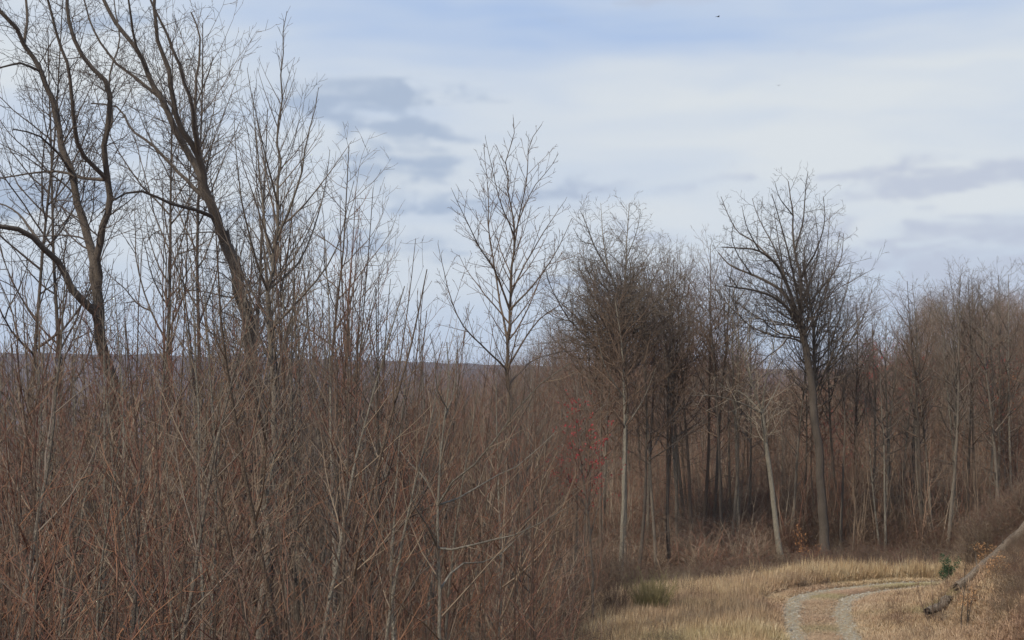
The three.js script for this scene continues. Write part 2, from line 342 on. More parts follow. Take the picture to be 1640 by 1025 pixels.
function buds(g, tips, share, size) {
  const B = new Tubes();
  for (const t of tips) if (g() < share) for (let k = 0; k < 2; k++) {
    const c = [t[0] + R(g, -.04, .04), t[1] + R(g, -.04, .04), t[2] + R(g, -.04, .04)], v = () => [c[0] + R(g, -size, size), c[1] + R(g, -size, size), c[2] + R(g, -size, size)];
    B.tri(v(), v(), v()); B.tri(v(), v(), v());
  }
  return B;
}

portrait('oak_tree', 'big forked dark oak whose low limb arches down and out over the thicket', 42, [
  [[[196, 1010, 0], [188, 760, 0], [178, 600, 0], [168, 540, 0], [158, 470, 0]], .27, .17],
  [[[168, 550, 0], [150, 505, -.3], [120, 465, -.8], [85, 420, -1.3], [45, 382, -1.8], [0, 363, -2.2], [-60, 372, -2.8]], .16, .06],
  [[[158, 475, 0], [148, 410, .2], [132, 350, .4], [110, 285, .6], [95, 235, .7], [80, 165, .7], [58, 105, .5], [38, 70, .4], [15, 30, .2], [-15, 5, .1], [-50, -60, 0]], .165, .05],
  [[[160, 480, 0], [160, 400, -.3], [170, 330, -.6], [168, 260, -.9], [177, 195, -1.1], [168, 130, -1.2], [138, 95, -1.3], [118, 55, -1.4], [105, 0, -1.4], [100, -70, -1.4]], .14, .045],
  [[[150, 300, -.6], [128, 240, -1.2], [118, 180, -1.8], [112, 120, -2.2], [95, 75, -2.4], [78, 10, -2.6], [70, -60, -2.8]], .085, .03],
  [[[166, 300, -.7], [135, 285, -.2], [95, 275, .5], [40, 280, 1.2], [-10, 288, 1.9]], .06, .02],
  [[[88, 205, .7], [92, 150, 1.3], [96, 120, 1.7]], .05, .02],
  [[[70, 415, -1.1], [48, 360, -.4], [20, 335, .4], [-15, 322, 1]], .055, .02],
  [[[60, 110, .5], [30, 100, 0], [0, 108, -.4], [-30, 104, -1]], .05, .02],
  [[[40, 75, .4], [42, 30, .9], [38, -10, 1.3], [42, -60, 1.6]], .06, .03],
  [[[170, 240, -.9], [182, 190, -.2], [176, 120, .6], [190, 60, 1.2], [182, 0, 1.8]], .05, .02],
  [[[112, 290, .6], [90, 240, -.5], [60, 215, -1.2], [20, 208, -1.9]], .055, .02],
], OAK, [bark.dark, twig.dark], 11, { slim: .86 });

portrait('oak_tree', 'big dark oak leaning over with a fan of steep limbs behind the pointed tree', 44, [
  [[[428, 1010, 0], [420, 760, 0], [410, 600, 0], [395, 500, 0], [378, 430, 0], [355, 370, 0]], .28, .2],
  [[[360, 385, 0], [335, 320, .4], [308, 265, .6], [280, 215, .7], [258, 160, .7], [232, 110, .7], [200, 60, .7], [170, 10, .7], [150, -50, .7]], .16, .05],
  [[[365, 395, 0], [345, 330, -.4], [325, 265, -.7], [300, 225, -1.0], [280, 170, -1.3], [262, 100, -1.5], [250, 40, -1.6], [240, -40, -1.7]], .15, .045],
  [[[315, 250, -.7], [312, 190, -.2], [318, 120, .2], [320, 60, .5], [308, 20, .8]], .07, .025],
  [[[322, 258, -.7], [302, 150, -1.8], [285, 95, -2.2], [262, 45, -2.4], [232, -20, -2.6]], .085, .03],
  [[[350, 352, 0], [312, 335, -.8], [268, 325, -1.5], [222, 308, -2], [185, 318, -2.4], [160, 340, -2.7]], .08, .025],
  [[[335, 322, .4], [280, 270, 1.2], [235, 225, 1.6], [205, 205, 2.0], [185, 170, 2.4], [145, 165, 2.6]], .085, .025],
  [[[262, 165, .7], [220, 130, 1.2], [185, 100, 1.6], [150, 45, 1.9], [130, -10, 2.1]], .07, .025],
  [[[240, 120, .7], [215, 60, .1], [205, 0, -.4], [198, -50, -.6]], .06, .025],
  [[[375, 425, 0], [352, 380, 1.1], [330, 290, 1.9], [312, 220, 2.4], [322, 150, 2.8], [345, 90, 3.0]], .08, .02],
], style(OAK, { den: [3.2, 3.3, 3.6, 3.2] }), [bark.dark, twig.dark], 12, { slim: .88 });

const POPLAR = { top: 3, den: [3.0, 2.6, 3.2], len: [.30, .34, .4], ang: [.72, .7, .7], curl: [.07, .12, .16], up: [.10, .06, .04], start: [.2, .2, .2], step: [.4, .3, .22], thin: .005, stout: .0085, shape: (t) => Math.pow(1 - t, .8) * (.55 + .9 * Math.min(1, t * 3)) + .05 };
portrait('tulip_tree', 'tall straight tree tapering to a fine pointed top above the thicket', 31, [
  [[[418, 1010, 0], [426, 850, 0], [434, 650, 0], [440, 480, 0], [446, 330, 0], [452, 200, 0], [460, 90, 0], [463, 20, 0]], .125, .006],
  [[[441, 440, 0], [425, 360, .5], [412, 250, .8], [404, 150, 1.0]], .035, .006],
  [[[444, 400, 0], [470, 320, -.4], [492, 230, -.7], [512, 140, -.8]], .035, .006],
  [[[447, 320, 0], [425, 250, -.6], [410, 190, -.9], [395, 110, -1]], .025, .005],
  [[[441, 470, 0], [480, 420, .4], [510, 340, .8], [530, 240, 1.0]], .032, .005],
  [[[438, 520, 0], [485, 470, -.8], [540, 400, -1.4], [565, 290, -1.7]], .03, .005],
  [[[440, 480, 0], [410, 420, -.6], [388, 330, -1.1], [376, 180, -1.4]], .035, .005],
], style(POPLAR, { len: [.22, .4, .45], den: [3.0, 3.0, 3.2], thin: .0048, ang: [.65, .65, .65], up: [.12, .08, .05] }), [bark.grey, twig.grey], 13, { clear: .36, trunk: { len: [.15, .38, .42], den: [3.6, 3, 3] } });

portrait('tulip_tree', 'slender open-crowned tree standing alone against the sky with upswept branches', 45, [
  [[[806, 1000, 0], [810, 800, 0], [815, 640, 0], [818, 520, 0], [822, 430, 0], [820, 340, 0], [812, 260, 0], [824, 190, 0]], .115, .008],
  [[[821, 440, 0], [830, 360, .3], [843, 290, .5], [850, 230, .6], [868, 200, .7]], .05, .008],
  [[[818, 500, 0], [795, 440, -.5], [765, 390, -1.0], [740, 340, -1.5], [722, 305, -1.8]], .04, .006],
  [[[817, 540, 0], [800, 470, .9], [785, 380, 1.4], [780, 300, 1.7], [775, 235, 1.9]], .04, .006],
  [[[819, 500, 0], [850, 460, -.7], [880, 420, -1.2], [915, 350, -1.8]], .035, .006],
  [[[819, 475, 0], [842, 420, .8], [872, 370, 1.4], [905, 320, 1.8]], .035, .006],
  [[[816, 580, 0], [855, 520, -.4], [895, 490, -1.2], [935, 470, -1.6]], .035, .006],
  [[[815, 600, 0], [780, 560, -.6], [735, 510, -1.4], [700, 390, -2.0]], .032, .006],
  [[[815, 620, 0], [850, 580, 1.0], [890, 565, 1.7], [940, 560, 2.2]], .035, .006],
  [[[820, 380, 0], [800, 320, -.7], [785, 260, -1], [778, 220, -1.3]], .025, .005],
  [[[833, 350, .3], [855, 300, .1], [880, 270, -.3], [895, 245, -.6]], .025, .005],
], style(POPLAR, { len: [.28, .38, .42], den: [3.2, 3.2, 3.4], curl: [.12, .16, .2], thin: .007 }), [bark.brown, twig.brown], 14, { clear: .45, trunk: { len: [.12, .38, .42] } });

portrait('forest_tree', 'twin-topped pale tree rising over the reddish crowns at the wood edge', 72, [
  [[[1000, 925, 0], [1000, 780, 0], [1003, 640, 0], [1000, 540, 0], [992, 470, 0]], .26, .13],
  [[[994, 490, 0], [975, 435, -.5], [955, 400, -1], [940, 360, -1.4], [928, 335, -1.6]], .12, .02],
  [[[998, 520, 0], [1002, 440, .8], [1004, 380, 1], [1008, 325, 1.1]], .11, .02],
  [[[972, 430, -.5], [965, 370, .2], [962, 325, .6]], .06, .015],
  [[[1003, 420, .8], [1020, 370, .1], [1026, 335, -.4]], .05, .015],
  [[[950, 395, -1], [930, 385, -2], [918, 365, -2.6]], .05, .015],
  [[[996, 500, 0], [960, 480, 1.1], [930, 440, 2]], .06, .015],
  [[[999, 540, 0], [1035, 500, -.8], [1045, 440, -1.6]], .06, .015],
], style(OAK, { len: [.44, .52, .55, .55], thin: .0074, den: [3.8, 3.6, 3.4, 2.6] }), [bark.silver, twig.grey], 15, { slim: .6, wobble: .3, clear: .7 });

portrait('oak_tree', 'broad-crowned oak with black curving limbs at the edge of the meadow', 73.5, [
  [[[1322, 905, 0], [1316, 800, 0], [1308, 700, 0], [1300, 620, 0], [1288, 545, 0], [1278, 500, 0]], .36, .24],
  [[[1286, 540, 0], [1272, 505, -.4], [1245, 480, -1.2], [1215, 466, -2.2], [1185, 462, -3.2], [1160, 458, -4.0]], .16, .04],
  [[[1280, 510, 0], [1255, 470, .6], [1235, 455, 1.0], [1205, 440, 1.6], [1170, 425, 2.2], [1150, 405, 2.8]], .17, .04],
  [[[1279, 505, 0], [1258, 450, -.5], [1240, 420, -1.0], [1215, 402, -1.6], [1190, 398, -2], [1155, 396, -2.5]], .15, .035],
  [[[1281, 510, 0], [1282, 450, .4], [1272, 400, .8], [1268, 340, 1.0], [1262, 290, 1.1]], .16, .03],
  [[[1280, 495, 0], [1268, 430, -1.2], [1250, 360, -1.8], [1235, 310, -2.2]], .11, .025],
  [[[1275, 410, .8], [1285, 360, .2], [1290, 310, -.2], [1294, 275, -.5]], .09, .02],
  [[[1240, 420, -1], [1205, 385, -.2], [1182, 372, .4], [1165, 340, .9], [1155, 315, 1.2]], .08, .02],
  [[[1283, 480, .2], [1300, 445, 1.2], [1310, 400, 1.8], [1305, 340, 2.2]], .09, .02],
  [[[1255, 470, .6], [1252, 420, 1.8], [1246, 380, 2.4], [1240, 340, 2.8]], .07, .02],
  [[[1180, 462, -3.2], [1172, 448, -3.6], [1158, 440, -4.2]], .04, .015],
  [[[1272, 470, 0], [1240, 400, 1.6], [1215, 350, 2.4], [1205, 318, 2.8]], .09, .02],
  [[[1268, 350, 1.0], [1248, 315, .2], [1240, 290, -.4]], .06, .015],
  [[[1283, 450, .3], [1308, 400, -1.4], [1322, 350, -2.2], [1318, 315, -2.6]], .09, .02],
  [[[1215, 402, -1.6], [1195, 360, -2.4], [1188, 330, -2.8]], .06, .015],
  [[[1205, 440, 1.6], [1180, 405, 1.0], [1172, 375, .4], [1178, 350, 0]], .06, .015],
  [[[1284, 500, 0], [1318, 460, .6], [1345, 420, 1.4], [1352, 375, 2.0]], .09, .02],
], style(OAK, { den: [2.5, 2.8, 3.0, 2.5], len: [.42, .5, .58, .6], thin: .0072 }), [bark.dark, twig.dark], 16, { slim: .68, wobble: .45, clear: .88 });
portrait('forest_tree', 'straight grey tree with a spray of fine upright branches beside the broad oak', 75, [
  [[[1318, 900, 0], [1312, 760, 0], [1306, 640, 0], [1304, 540, 0], [1295, 470, 0], [1285, 420, 0]], .24, .06],
  [[[1303, 530, 0], [1315, 480, -.6], [1335, 430, -1.3], [1345, 370, -1.8]], .07, .015],
  [[[1304, 560, 0], [1325, 530, .9], [1352, 480, 1.7], [1365, 420, 2.2]], .07, .015],
  [[[1300, 500, 0], [1318, 450, .9], [1325, 390, 1.4], [1330, 340, 1.8]], .06, .015],
  [[[1304, 590, 0], [1340, 570, -.8], [1372, 530, -1.5], [1380, 480, -2]], .06, .015],
], style(OAK, { top: 4, den: [2.8, 2.7, 2.6, 2], len: [.38, .5, .5, .5], thin: .0068, up: [.12, .1, .08, .05] }), [bark.grey, twig.grey], 17, { slim: .7, wobble: .25 });

portrait('forest_tree', 'pale leaning trunk at the meadow edge that bursts into a sheaf of limbs', 72, [
  [[[1253, 912, 0], [1244, 850, 0], [1236, 780, 0], [1228, 720, 0], [1221, 662, 0]], .21, .13],
  [[[1222, 668, 0], [1210, 630, -.4], [1195, 585, -.9], [1180, 540, -1.3], [1168, 490, -1.6]], .075, .015],
  [[[1221, 665, 0], [1205, 615, .7], [1196, 560, 1.2], [1205, 490, 1.5]], .07, .015],
  [[[1221, 662, 0], [1226, 610, -.6], [1238, 560, -1.2], [1245, 500, -1.6]], .06, .015],
  [[[1220, 666, 0], [1185, 645, -1.6], [1145, 634, -2.6], [1108, 633, -3.2]], .06, .015],
  [[[1221, 664, 0], [1190, 630, .6], [1160, 620, 1.8], [1130, 590, 2.6]], .06, .015],
  [[[1222, 662, 0], [1240, 630, .8], [1262, 580, 1.6]], .05, .015],
], style(OAK, { top: 3, den: [2.2, 2.8, 3.2], len: [.34, .5, .5], thin: .0068, curl: [.14, .2, .25] }), [bark.pale, twig.pale], 18, { clear: .8, slim: .72, wobble: .12 });

portrait('forest_tree', 'pale smooth straight trunk with few branches at the meadow corner', 67.5, [
  [[[994, 932, 0], [996, 860, 0], [1000, 760, 0], [1001, 680, 0], [998, 600, 0], [994, 540, 0], [985, 480, 0]], .17, .03],
  [[[1000, 690, 0], [1030, 640, .8], [1050, 590, 1.4]], .05, .012],
  [[[999, 640, 0], [970, 590, -.7], [955, 530, -1.2]], .05, .012],
], style(OAK, { top: 3, den: [2.4, 2.8, 3.2], len: [.34, .5, .5], thin: .0066 }), [bark.pale, twig.brown], 19, { clear: .55, slim: .75, wobble: .12 });

portrait('young_tree', 'pale silvery sapling with bent, wide-reaching limbs in front of the brown thicket', 17, [
  [[[706, 1060, 0], [705, 900, 0], [704, 800, 0], [706, 745, 0], [709, 690, 0], [713, 650, 0], [716, 600, .1], [712, 550, .2]], .036, .006],
  [[[711, 680, 0], [728, 620, .2], [732, 560, .4]], .013, .004],
  [[[712, 655, 0], [698, 620, -.2], [697, 570, -.3], [688, 535, -.4]], .014, .004],
  [[[706, 790, 0], [730, 765, -.3], [770, 735, -.6], [805, 690, -.8], [850, 630, -1.0], [915, 580, -1.3]], .02, .005],
  [[[705, 805, 0], [740, 795, .3], [790, 765, .7], [830, 745, 1.0], [890, 690, 1.3]], .018, .004],
  [[[705, 905, 0], [725, 880, -.3], [775, 868, -.7], [830, 855, -1.1], [905, 815, -1.4]], .02, .004],
  [[[705, 800, 0], [680, 768, .3], [655, 742, .6], [640, 720, .9]], .014, .004],
  [[[704, 880, 0], [685, 840, -.3], [660, 800, -.6], [655, 760, -.7]], .014, .004],
  [[[704, 935, 0], [735, 905, .4], [790, 895, .8], [850, 840, 1.2]], .014, .004],
], style(POPLAR, { den: [2.2, 2.8, 3], len: [.3, .36, .4], curl: [.2, .22, .2], thin: .0022, stout: .008, up: [.05, .04, .03], shape: null }), [bark.silver, twig.tan], 20, { clear: .3, wobble: .9 });

portrait('red_maple', 'slim maple hung with crimson buds at the thicket edge', 52, [
  [[[950, 960, 0], [945, 860, 0], [935, 770, 0], [925, 700, 0], [918, 650, 0]], .05, .012],
  [[[944, 850, 0], [965, 790, .4], [990, 745, .7], [1003, 725, .9]], .022, .006],
  [[[940, 810, 0], [905, 760, -.5], [880, 720, -.9]], .02, .006],
  [[[936, 780, 0], [950, 730, -.3], [958, 690, -.6]], .018, .006],
], style(POPLAR, { den: [3, 3, 3.2], len: [.3, .4, .45], thin: .004, curl: [.12, .16, .2], shape: null }), [bark.grey, twig.red], 21, { buds: .65 });

// ---------------------------------------------------------------- kinds of trees, copied through the wood
function kindOf(name, build) { // returns { parts: [[name, geometry]], tall }
  const trunk = new Tubes(), crown = new Tubes(), tips = [];
  const tall = build(trunk, crown, tips);
  return { name, trunk: trunk.geometry(), crown: crown.geometry(), tall, tips };
}
function stem(g, trunk, crown, p, dir, L, r0, r1, curl, up, S, sides, clear, tips) {
  const n = Math.max(8, Math.round(L / .6)), pts = wander(g, p, dir, L, n, curl, up), rad = pts.map((_, k) => lerp(r0, r1, Math.pow(k / n, .85)) * (1 + .4 * Math.exp(-k * L / n / .5)));
  trunk.add(pts, rad, sides, true);
  shoots(g, crown, pts, rad, 0, style(S, { start: [clear, ...S.start.slice(1)] }), tips);
  return pts;
}
const g0 = random(2024);
const YOUNG = [], FOREST = [], SAPLING = [];
for (let k = 0; k < 9; k++) YOUNG.push(kindOf(['single-stemmed', 'twin-stemmed', 'single-stemmed', 'three-stemmed', 'single-stemmed', 'twin-stemmed', 'single-stemmed', 'bushy', 'single-stemmed'][k], (t, c, tips) => { // tall pole saplings of the thicket, 10 m
  const g = random(300 + k), forks = [1, 2, 1, 3, 1, 2, 1, 1, 1][k], bushy = k === 7 ? 1.4 : k % 2 ? 1 : .62;
  for (let i = 0; i < forks; i++) stem(g, t, c, [i * .12 - .1, -.3, i * .1 - .1], [R(g, -.07, .07) + (forks > 1 ? (i - .5) * .16 : 0), 1, R(g, -.07, .07)], 10.3 * (i ? R(g, .7, .92) : 1), R(g, .045, .085) / (1 + .2 * (forks - 1)), .006, .045, .06,
    style(POPLAR, { den: [1.9 * bushy, 2.1, 2.6], len: [R(g, .22, .32) * bushy, .4, .46], ang: [R(g, .5, .8), .65, .7], curl: [.11, .16, .2], thin: .0042, stout: .007, up: [R(g, .1, .17), .08, .05] }), 7, k === 7 ? .15 : R(g, .28, .5), tips);
  return 10;
}));
for (let k = 0; k < 7; k++) FOREST.push(kindOf(k % 3 === 2 ? 'twin-trunked' : 'single-trunked', (t, c, tips) => { // grown trees of the wood, 18 m, clear boles
  const g = random(500 + k), n = k % 3 === 2 ? 2 : 1;
  for (let i = 0; i < n; i++) {
    const pts = stem(g, t, c, [i * .3, -.5, 0], [R(g, -.06, .06) + i * .16, 1, R(g, -.06, .06)], 18.5 * (i ? .9 : 1), R(g, .09, .135), .014, .022, .035,
      style(OAK, { top: 3, den: [1.45, 2.0, 2.8], len: [R(g, .18, .28), .5, .55], ang: [R(g, .65, 1.05), .8, .8], curl: [.16, .22, .26], thin: .007, stout: .0085, up: [.1, .08, .05], shape: (q) => .75 + .35 * Math.sin(q * 2.4) - .75 * q * q }), 9, R(g, .38, .55), tips);
    for (let q = 0; q < 7; q++) { const p = pts[Math.floor(R(g, 5, pts.length * .5))]; const b = wander(g, p, aside(g, [0, 1, 0], R(g, 1.0, 1.5), g() * 6.3), R(g, 1, 3), 5, .12, .05), br = b.map((_, j) => .02 * (1 - j / 6)); c.add(b, br, 3); shoots(g, c, b, br, 1, style(OAK, { top: 3, thin: .008, den: [1, 2.4, 3] }), null); }
  }
  return 18;
}));
for (let k = 0; k < 6; k++) SAPLING.push(kindOf(['slim', 'loose', 'dense', 'bushy', 'slim', 'loose'][k], (t, c, tips) => { // sheaves of curved whips, 4 m
  const g = random(700 + k), n = [1, 2, 4, 3, 2, 3][k];
  for (let i = 0; i < n; i++) stem(g, t, c, [R(g, -.12, .12), -.2, R(g, -.12, .12)], [R(g, -.25, .25), 1, R(g, -.25, .25)], i ? R(g, 2.2, 3.9) : 4.2, R(g, .014, .026), .0025, .085, .06,
    { top: 3, den: [3.0, 3.0, 3], len: [R(g, .3, .42), .42, .45], ang: [R(g, .6, .95), .75, .75], curl: [.13, .17, .2], up: [R(g, .04, .12), .05, .03], start: [.12, .15, .2], step: [.25, .2, .16], thin: .0024, stout: .006 }, 5, R(g, .08, .22), tips);
  return 4;
}));
const RED_MAPLE = FOREST.slice(0, 2).map((f, k) => buds(random(900 + k), f.tips, .45, .075).geometry());

const placed = [];
function free(x, d, gap) { for (const [a, b] of placed) if ((a - x) ** 2 + (b - d) ** 2 < gap * gap) return false; placed.push([x, d]); return true; }
function plant(kind, name, mats, x, d, tall, turn, label, category, group, red, fat = 1) {
  const o = new THREE.Group(); o.name = numbered(name);
  const t = lit(new THREE.Mesh(kind.trunk, mats[0])), c = lit(new THREE.Mesh(kind.crown, mats[1])); t.name = 'trunk'; c.name = 'crown';
  o.add(t, c);
  if (red) { const b = lit(new THREE.Mesh(red, budRed)); b.name = 'buds'; b.userData.kind = 'stuff'; o.add(b); }
  const s = tall / kind.tall, w = s * (.55 + .45 / Math.max(.6, s)) ;
  o.position.set(x, height(x, d), -d); o.rotation.y = turn; o.scale.set(w * fat, s, w * fat);
  tag(o, label, category, group); scene.add(o);
  return o;
}
const groundPy = (x, d) => HORIZON + (EYE - height(x, d)) / d * F;
const pxOf = (x, d) => 820 + x / d * F;
const tallFor = (x, d, py) => (EYE + (HORIZON - py) / F * d) - height(x, d);

// what a plant grows near, for telling look-alikes apart
const LANDMARKS = [['the forked low-limbed oak', 180, 42], ['the leaning fan-limbed oak', 420, 44], ['the pointed tree', 430, 31], ['the slender lone tree', 815, 45], ['the pale wide-limbed sapling', 706, 17], ['the crimson-budded maple', 945, 52], ['the twin-topped tree', 1000, 76],
  ['the broad-crowned oak', 1320, 73.5], ['the pale leaning trunk', 1253, 72], ['the pale straight trunk', 995, 67.5], ['the fallen log', 1560, 57]].map(([n, px, d]) => [n, (px - 820) / F * d, d]);
const near = (x, d, list = LANDMARKS) => list.reduce((b, l) => { const q = (l[1] - x) ** 2 + (l[2] - d) ** 2; return q < b[0] ? [q, l[0]] : b; }, [1e9, ''])[1];

const GLADES = [[424, 31, 60], [185, 42, 30], [410, 44, 34], [706, 17, 130], [830, 17, 130], [815, 45, 18], [945, 52, 45]]; // openings before the larger trees
const hides = (px, d, n = 7) => GLADES.slice(0, n).some(([a, b, w]) => d < b && Math.abs(px - a) < w);
// thicket of pole saplings on the slope
const youngTop = curve([[-60, 330], [100, 400], [200, 370], [300, 330], [400, 290], [480, 270], [560, 290], [590, 360], [640, 380], [690, 370], [720, 450], [800, 490], [900, 500], [1000, 560]]);
const YM = [[bark.grey, twig.grey], [bark.brown, twig.brown], [bark.ruddy, twig.red], [bark.dark, twig.dark], [bark.ruddy, twig.ruddy], [bark.silver, twig.tan]];
const YL = ['thin grey', 'brown-barked', 'dark red-twigged', 'dark-barked dark-twigged', 'rusty orange-brown', 'silvery tan-twigged'];
const inThicket = (x, d) => x < (d < 50 ? 0.03 * d + .8 * smooth(38, 50, d) : lerp(2.3, meadowLeft(d), smooth(50, 62, d)) - .2) - .3;
{
  const g = random(41);
  for (let n = 0, tries = 0; n < 298 && tries < 12000; tries++) {
    const poles = n < 50, crowd = !poles && n < 125, d = poles ? R(g, 13, 25) : crowd ? R(g, 24, 46) : 18 + 46 * Math.pow(g(), .8), px = crowd ? R(g, n % 3 ? 200 : -60, 620) : R(g, -70, poles ? 720 : 980), x = (px - 820) / F * d;
    if (!inThicket(x, d) || hides(px, d) || !free(x, d, .7)) continue;
    const py = crowd ? youngTop(px) + 240 * g() : poles ? youngTop(px) + 60 + 200 * g() : lerp(youngTop(px), px < 600 ? 690 : 670, Math.pow(g(), .38)), tall = tallFor(x, d, py);
    if (tall < 3.5 || tall > 16) { placed.pop(); continue; }
    const m = poles ? [0, 5, 3, 1, 2, 5][Math.floor(g() * 6)] : Math.floor(g() * 6), k = crowd || poles ? [0, 2, 4, 6, 8, 1, 3][Math.floor(g() * 7)] : Math.floor(g() * YOUNG.length);
    plant(YOUNG[k], 'young_tree', YM[m], x, d, tall, g() * 6.28, `${tall > 10.5 ? 'tall' : tall > 7 ? 'middling' : 'short'} ${YOUNG[k].name} ${YL[m]} pole tree near ${near(x, d, LANDMARKS.slice(0, 6))}`, 'tree', 'pole trees of the slope thicket', null, poles ? R(g, .8, 1.2) : R(g, .7, 1.15)); n++;
  }
}
// near whips at the foot of the picture
{
  const g = random(43), L = ['red-brown', 'dull brown', 'rusty orange'];
  const M = [[bark.ruddy, twig.red], [bark.brown, twig.brown], [bark.ruddy, twig.rust]];
  for (let n = 0, tries = 0; n < 110 && tries < 6000; tries++) {
    const d = 8 + 24 * Math.pow(g(), .9), px = R(g, -70, 900), x = (px - 820) / F * d;
    if (!inThicket(x, d) || hides(px, d) || !free(x, d, .35)) continue;
    const py = R(g, 620, 900) + (px > 500 ? 50 : 0), tall = tallFor(x, d, py);
    if (tall < 1.4 || tall > 6.5) { placed.pop(); continue; }
    const m = Math.floor(g() * 3), k = Math.floor(g() * SAPLING.length);
    plant(SAPLING[k], 'sapling', M[m], x, d, tall, g() * 6.28, `${tall > 4 ? 'tall' : 'low'} ${SAPLING[k].name} sheaf of ${L[m]} whips in the thicket near ${near(x, d, LANDMARKS.slice(0, 6))}`, 'sapling', 'saplings of the slope thicket'); n++;
  }
}
// grown wood behind the meadow and down the valley
const woodTop = curve([[-100, 615], [500, 605], [700, 590], [820, 575], [880, 530], [940, 465], [1000, 475], [1060, 430], [1130, 430], [1200, 520], [1300, 545], [1390, 500], [1440, 520], [1470, 455], [1500, 440], [1560, 455], [1600, 435], [1700, 430]]);
const FM = [[bark.grey, twig.grey], [bark.brown, twig.brown], [bark.silver, twig.grey], [bark.grey, twig.red], [bark.dark, twig.brown], [bark.brown, twig.ruddy]];
const FL = ['grey bare', 'brown bare', 'silvery bare', 'grey red-twigged', 'dark bare', 'brown rusty-twigged'];
const inWoodLeft = (d) => meadowLeft(d) - .8;
const inWood = (x, d) => x < inWoodLeft(d) || d > meadowFar(x, d) + 1;
const forestTree = (k, m, x, d, tall, turn) => plant(FOREST[k], 'forest_tree', FM[m], x, d, tall, turn, `${tall > 16 ? 'tall' : tall > 12 ? 'middling' : 'short'} ${FOREST[k].name} ${FL[m]} tree in the wood near ${near(x, d, LANDMARKS.slice(3))}`, 'tree', 'bare trees of the wood beyond the meadow');
{
  const g = random(45);
  // trunks that stand out along the edge of the meadow: photo column, distance, top, tone, kind
  for (const [px, d0, py, m, k] of [[1158, 77, 430, 4, 0], [1168, 79, 470, 0, 1], [1183, 80, 440, 2, 3], [1268, 80, 520, 0, 4], [1278, 82, 540, 4, 6], [1412, 81, 520, 2, 0], [1345, 80, 560, 0, 3], [1362, 84, 540, 1, 1], [1072, 76, 450, 4, 4], [1050, 75, 460, 0, 0], [1108, 78, 420, 1, 6],
    [1020, 74, 520, 4, 1], [1440, 84, 540, 2, 4], [1455, 86, 520, 0, 6], [1490, 80, 455, 0, 2], [1525, 82, 470, 2, 3], [1560, 80, 455, 1, 0], [1600, 79, 445, 0, 4], [1635, 78, 440, 4, 6], [1575, 84, 480, 2, 1], [960, 73, 500, 1, 3], [1090, 82, 440, 2, 0], [1085, 79, 415, 0, 3], [1122, 80, 392, 1, 1], [1142, 81, 400, 0, 4], [1062, 80, 428, 1, 0], [1100, 84, 405, 0, 6], [935, 78, 445, 0, 1], [968, 80, 450, 3, 4], [1035, 80, 440, 3, 3], [1200, 84, 470, 0, 0], [1346, 83, 450, 0, 6], [1368, 84, 475, 1, 3], [1392, 86, 490, 0, 1], [1478, 80, 450, 4, 0], [1512, 79, 440, 0, 6], [1545, 82, 448, 4, 3], [1585, 81, 440, 0, 1], [1618, 80, 436, 2, 0], [1425, 84, 515, 2, 3]]) {
    const d = d0 - 4.5, x = (px - 820) / F * d; placed.push([x, d]); forestTree(k, m, x, d, tallFor(x, d, py), g() * 6.28);
  }
  for (let n = 0, tries = 0; n < 200 && tries < 9000; tries++) {
    const d = 58 + 84 * Math.pow(g(), .9), px = R(g, 420, 1660), x = (px - 820) / F * d;
    if (!inWood(x, d) || (px > 940 && d < 73) || roadDistance(x, d) < 6 || !free(x, d, 1.2)) continue;
    const py = woodTop(px) + 200 * Math.pow(g(), .8), tall = tallFor(x, d, py);
    if (tall < 6 || tall > 22) { placed.pop(); continue; }
    const m = Math.floor(g() * 6), k = Math.floor(g() * FOREST.length);
    forestTree(k, m, x, d, tall, g() * 6.28); n++;
  }
  const behind = ['beyond the forked oak', 'between the two big oaks', 'just behind the forked oak', 'behind the leaning oak', 'beyond the leaning oak', 'between the leaning oak and the pointed tree'];
  [[25, -20, 57, 4, 0], [245, 60, 60, 4, 1], [120, 40, 58, 0, 4], [330, 30, 58, 4, 3], [370, 170, 62, 1, 6], [500, 230, 56, 0, 0]].forEach(([px, py, d, m, k], i) => {
    const x = (px - 820) / F * d; placed.push([x, d]);
    plant(FOREST[k], 'forest_tree', [bark.dark, [twig.dark, twig.grey][i % 2]], x, d, tallFor(x, d, py), g() * 6.28, `tall dark bare tree rising ${behind[i]}`, 'tree', 'tall trees behind the oaks');
  });
  for (const [px, py, d, k] of [[1432, 545, 94, 0], [1588, 570, 90, 1], [1345, 660, 86, 0], [1470, 570, 100, 1]]) {
    const x = (px - 820) / F * d;
    plant(FOREST[k], 'red_maple', [bark.grey, twig.red], x, d, tallFor(x, d, py), g() * 6.28, 'tree misted with red buds among bare trunks beyond the track', 'tree', 'red-budded trees beyond the track', RED_MAPLE[k]);
  }
}

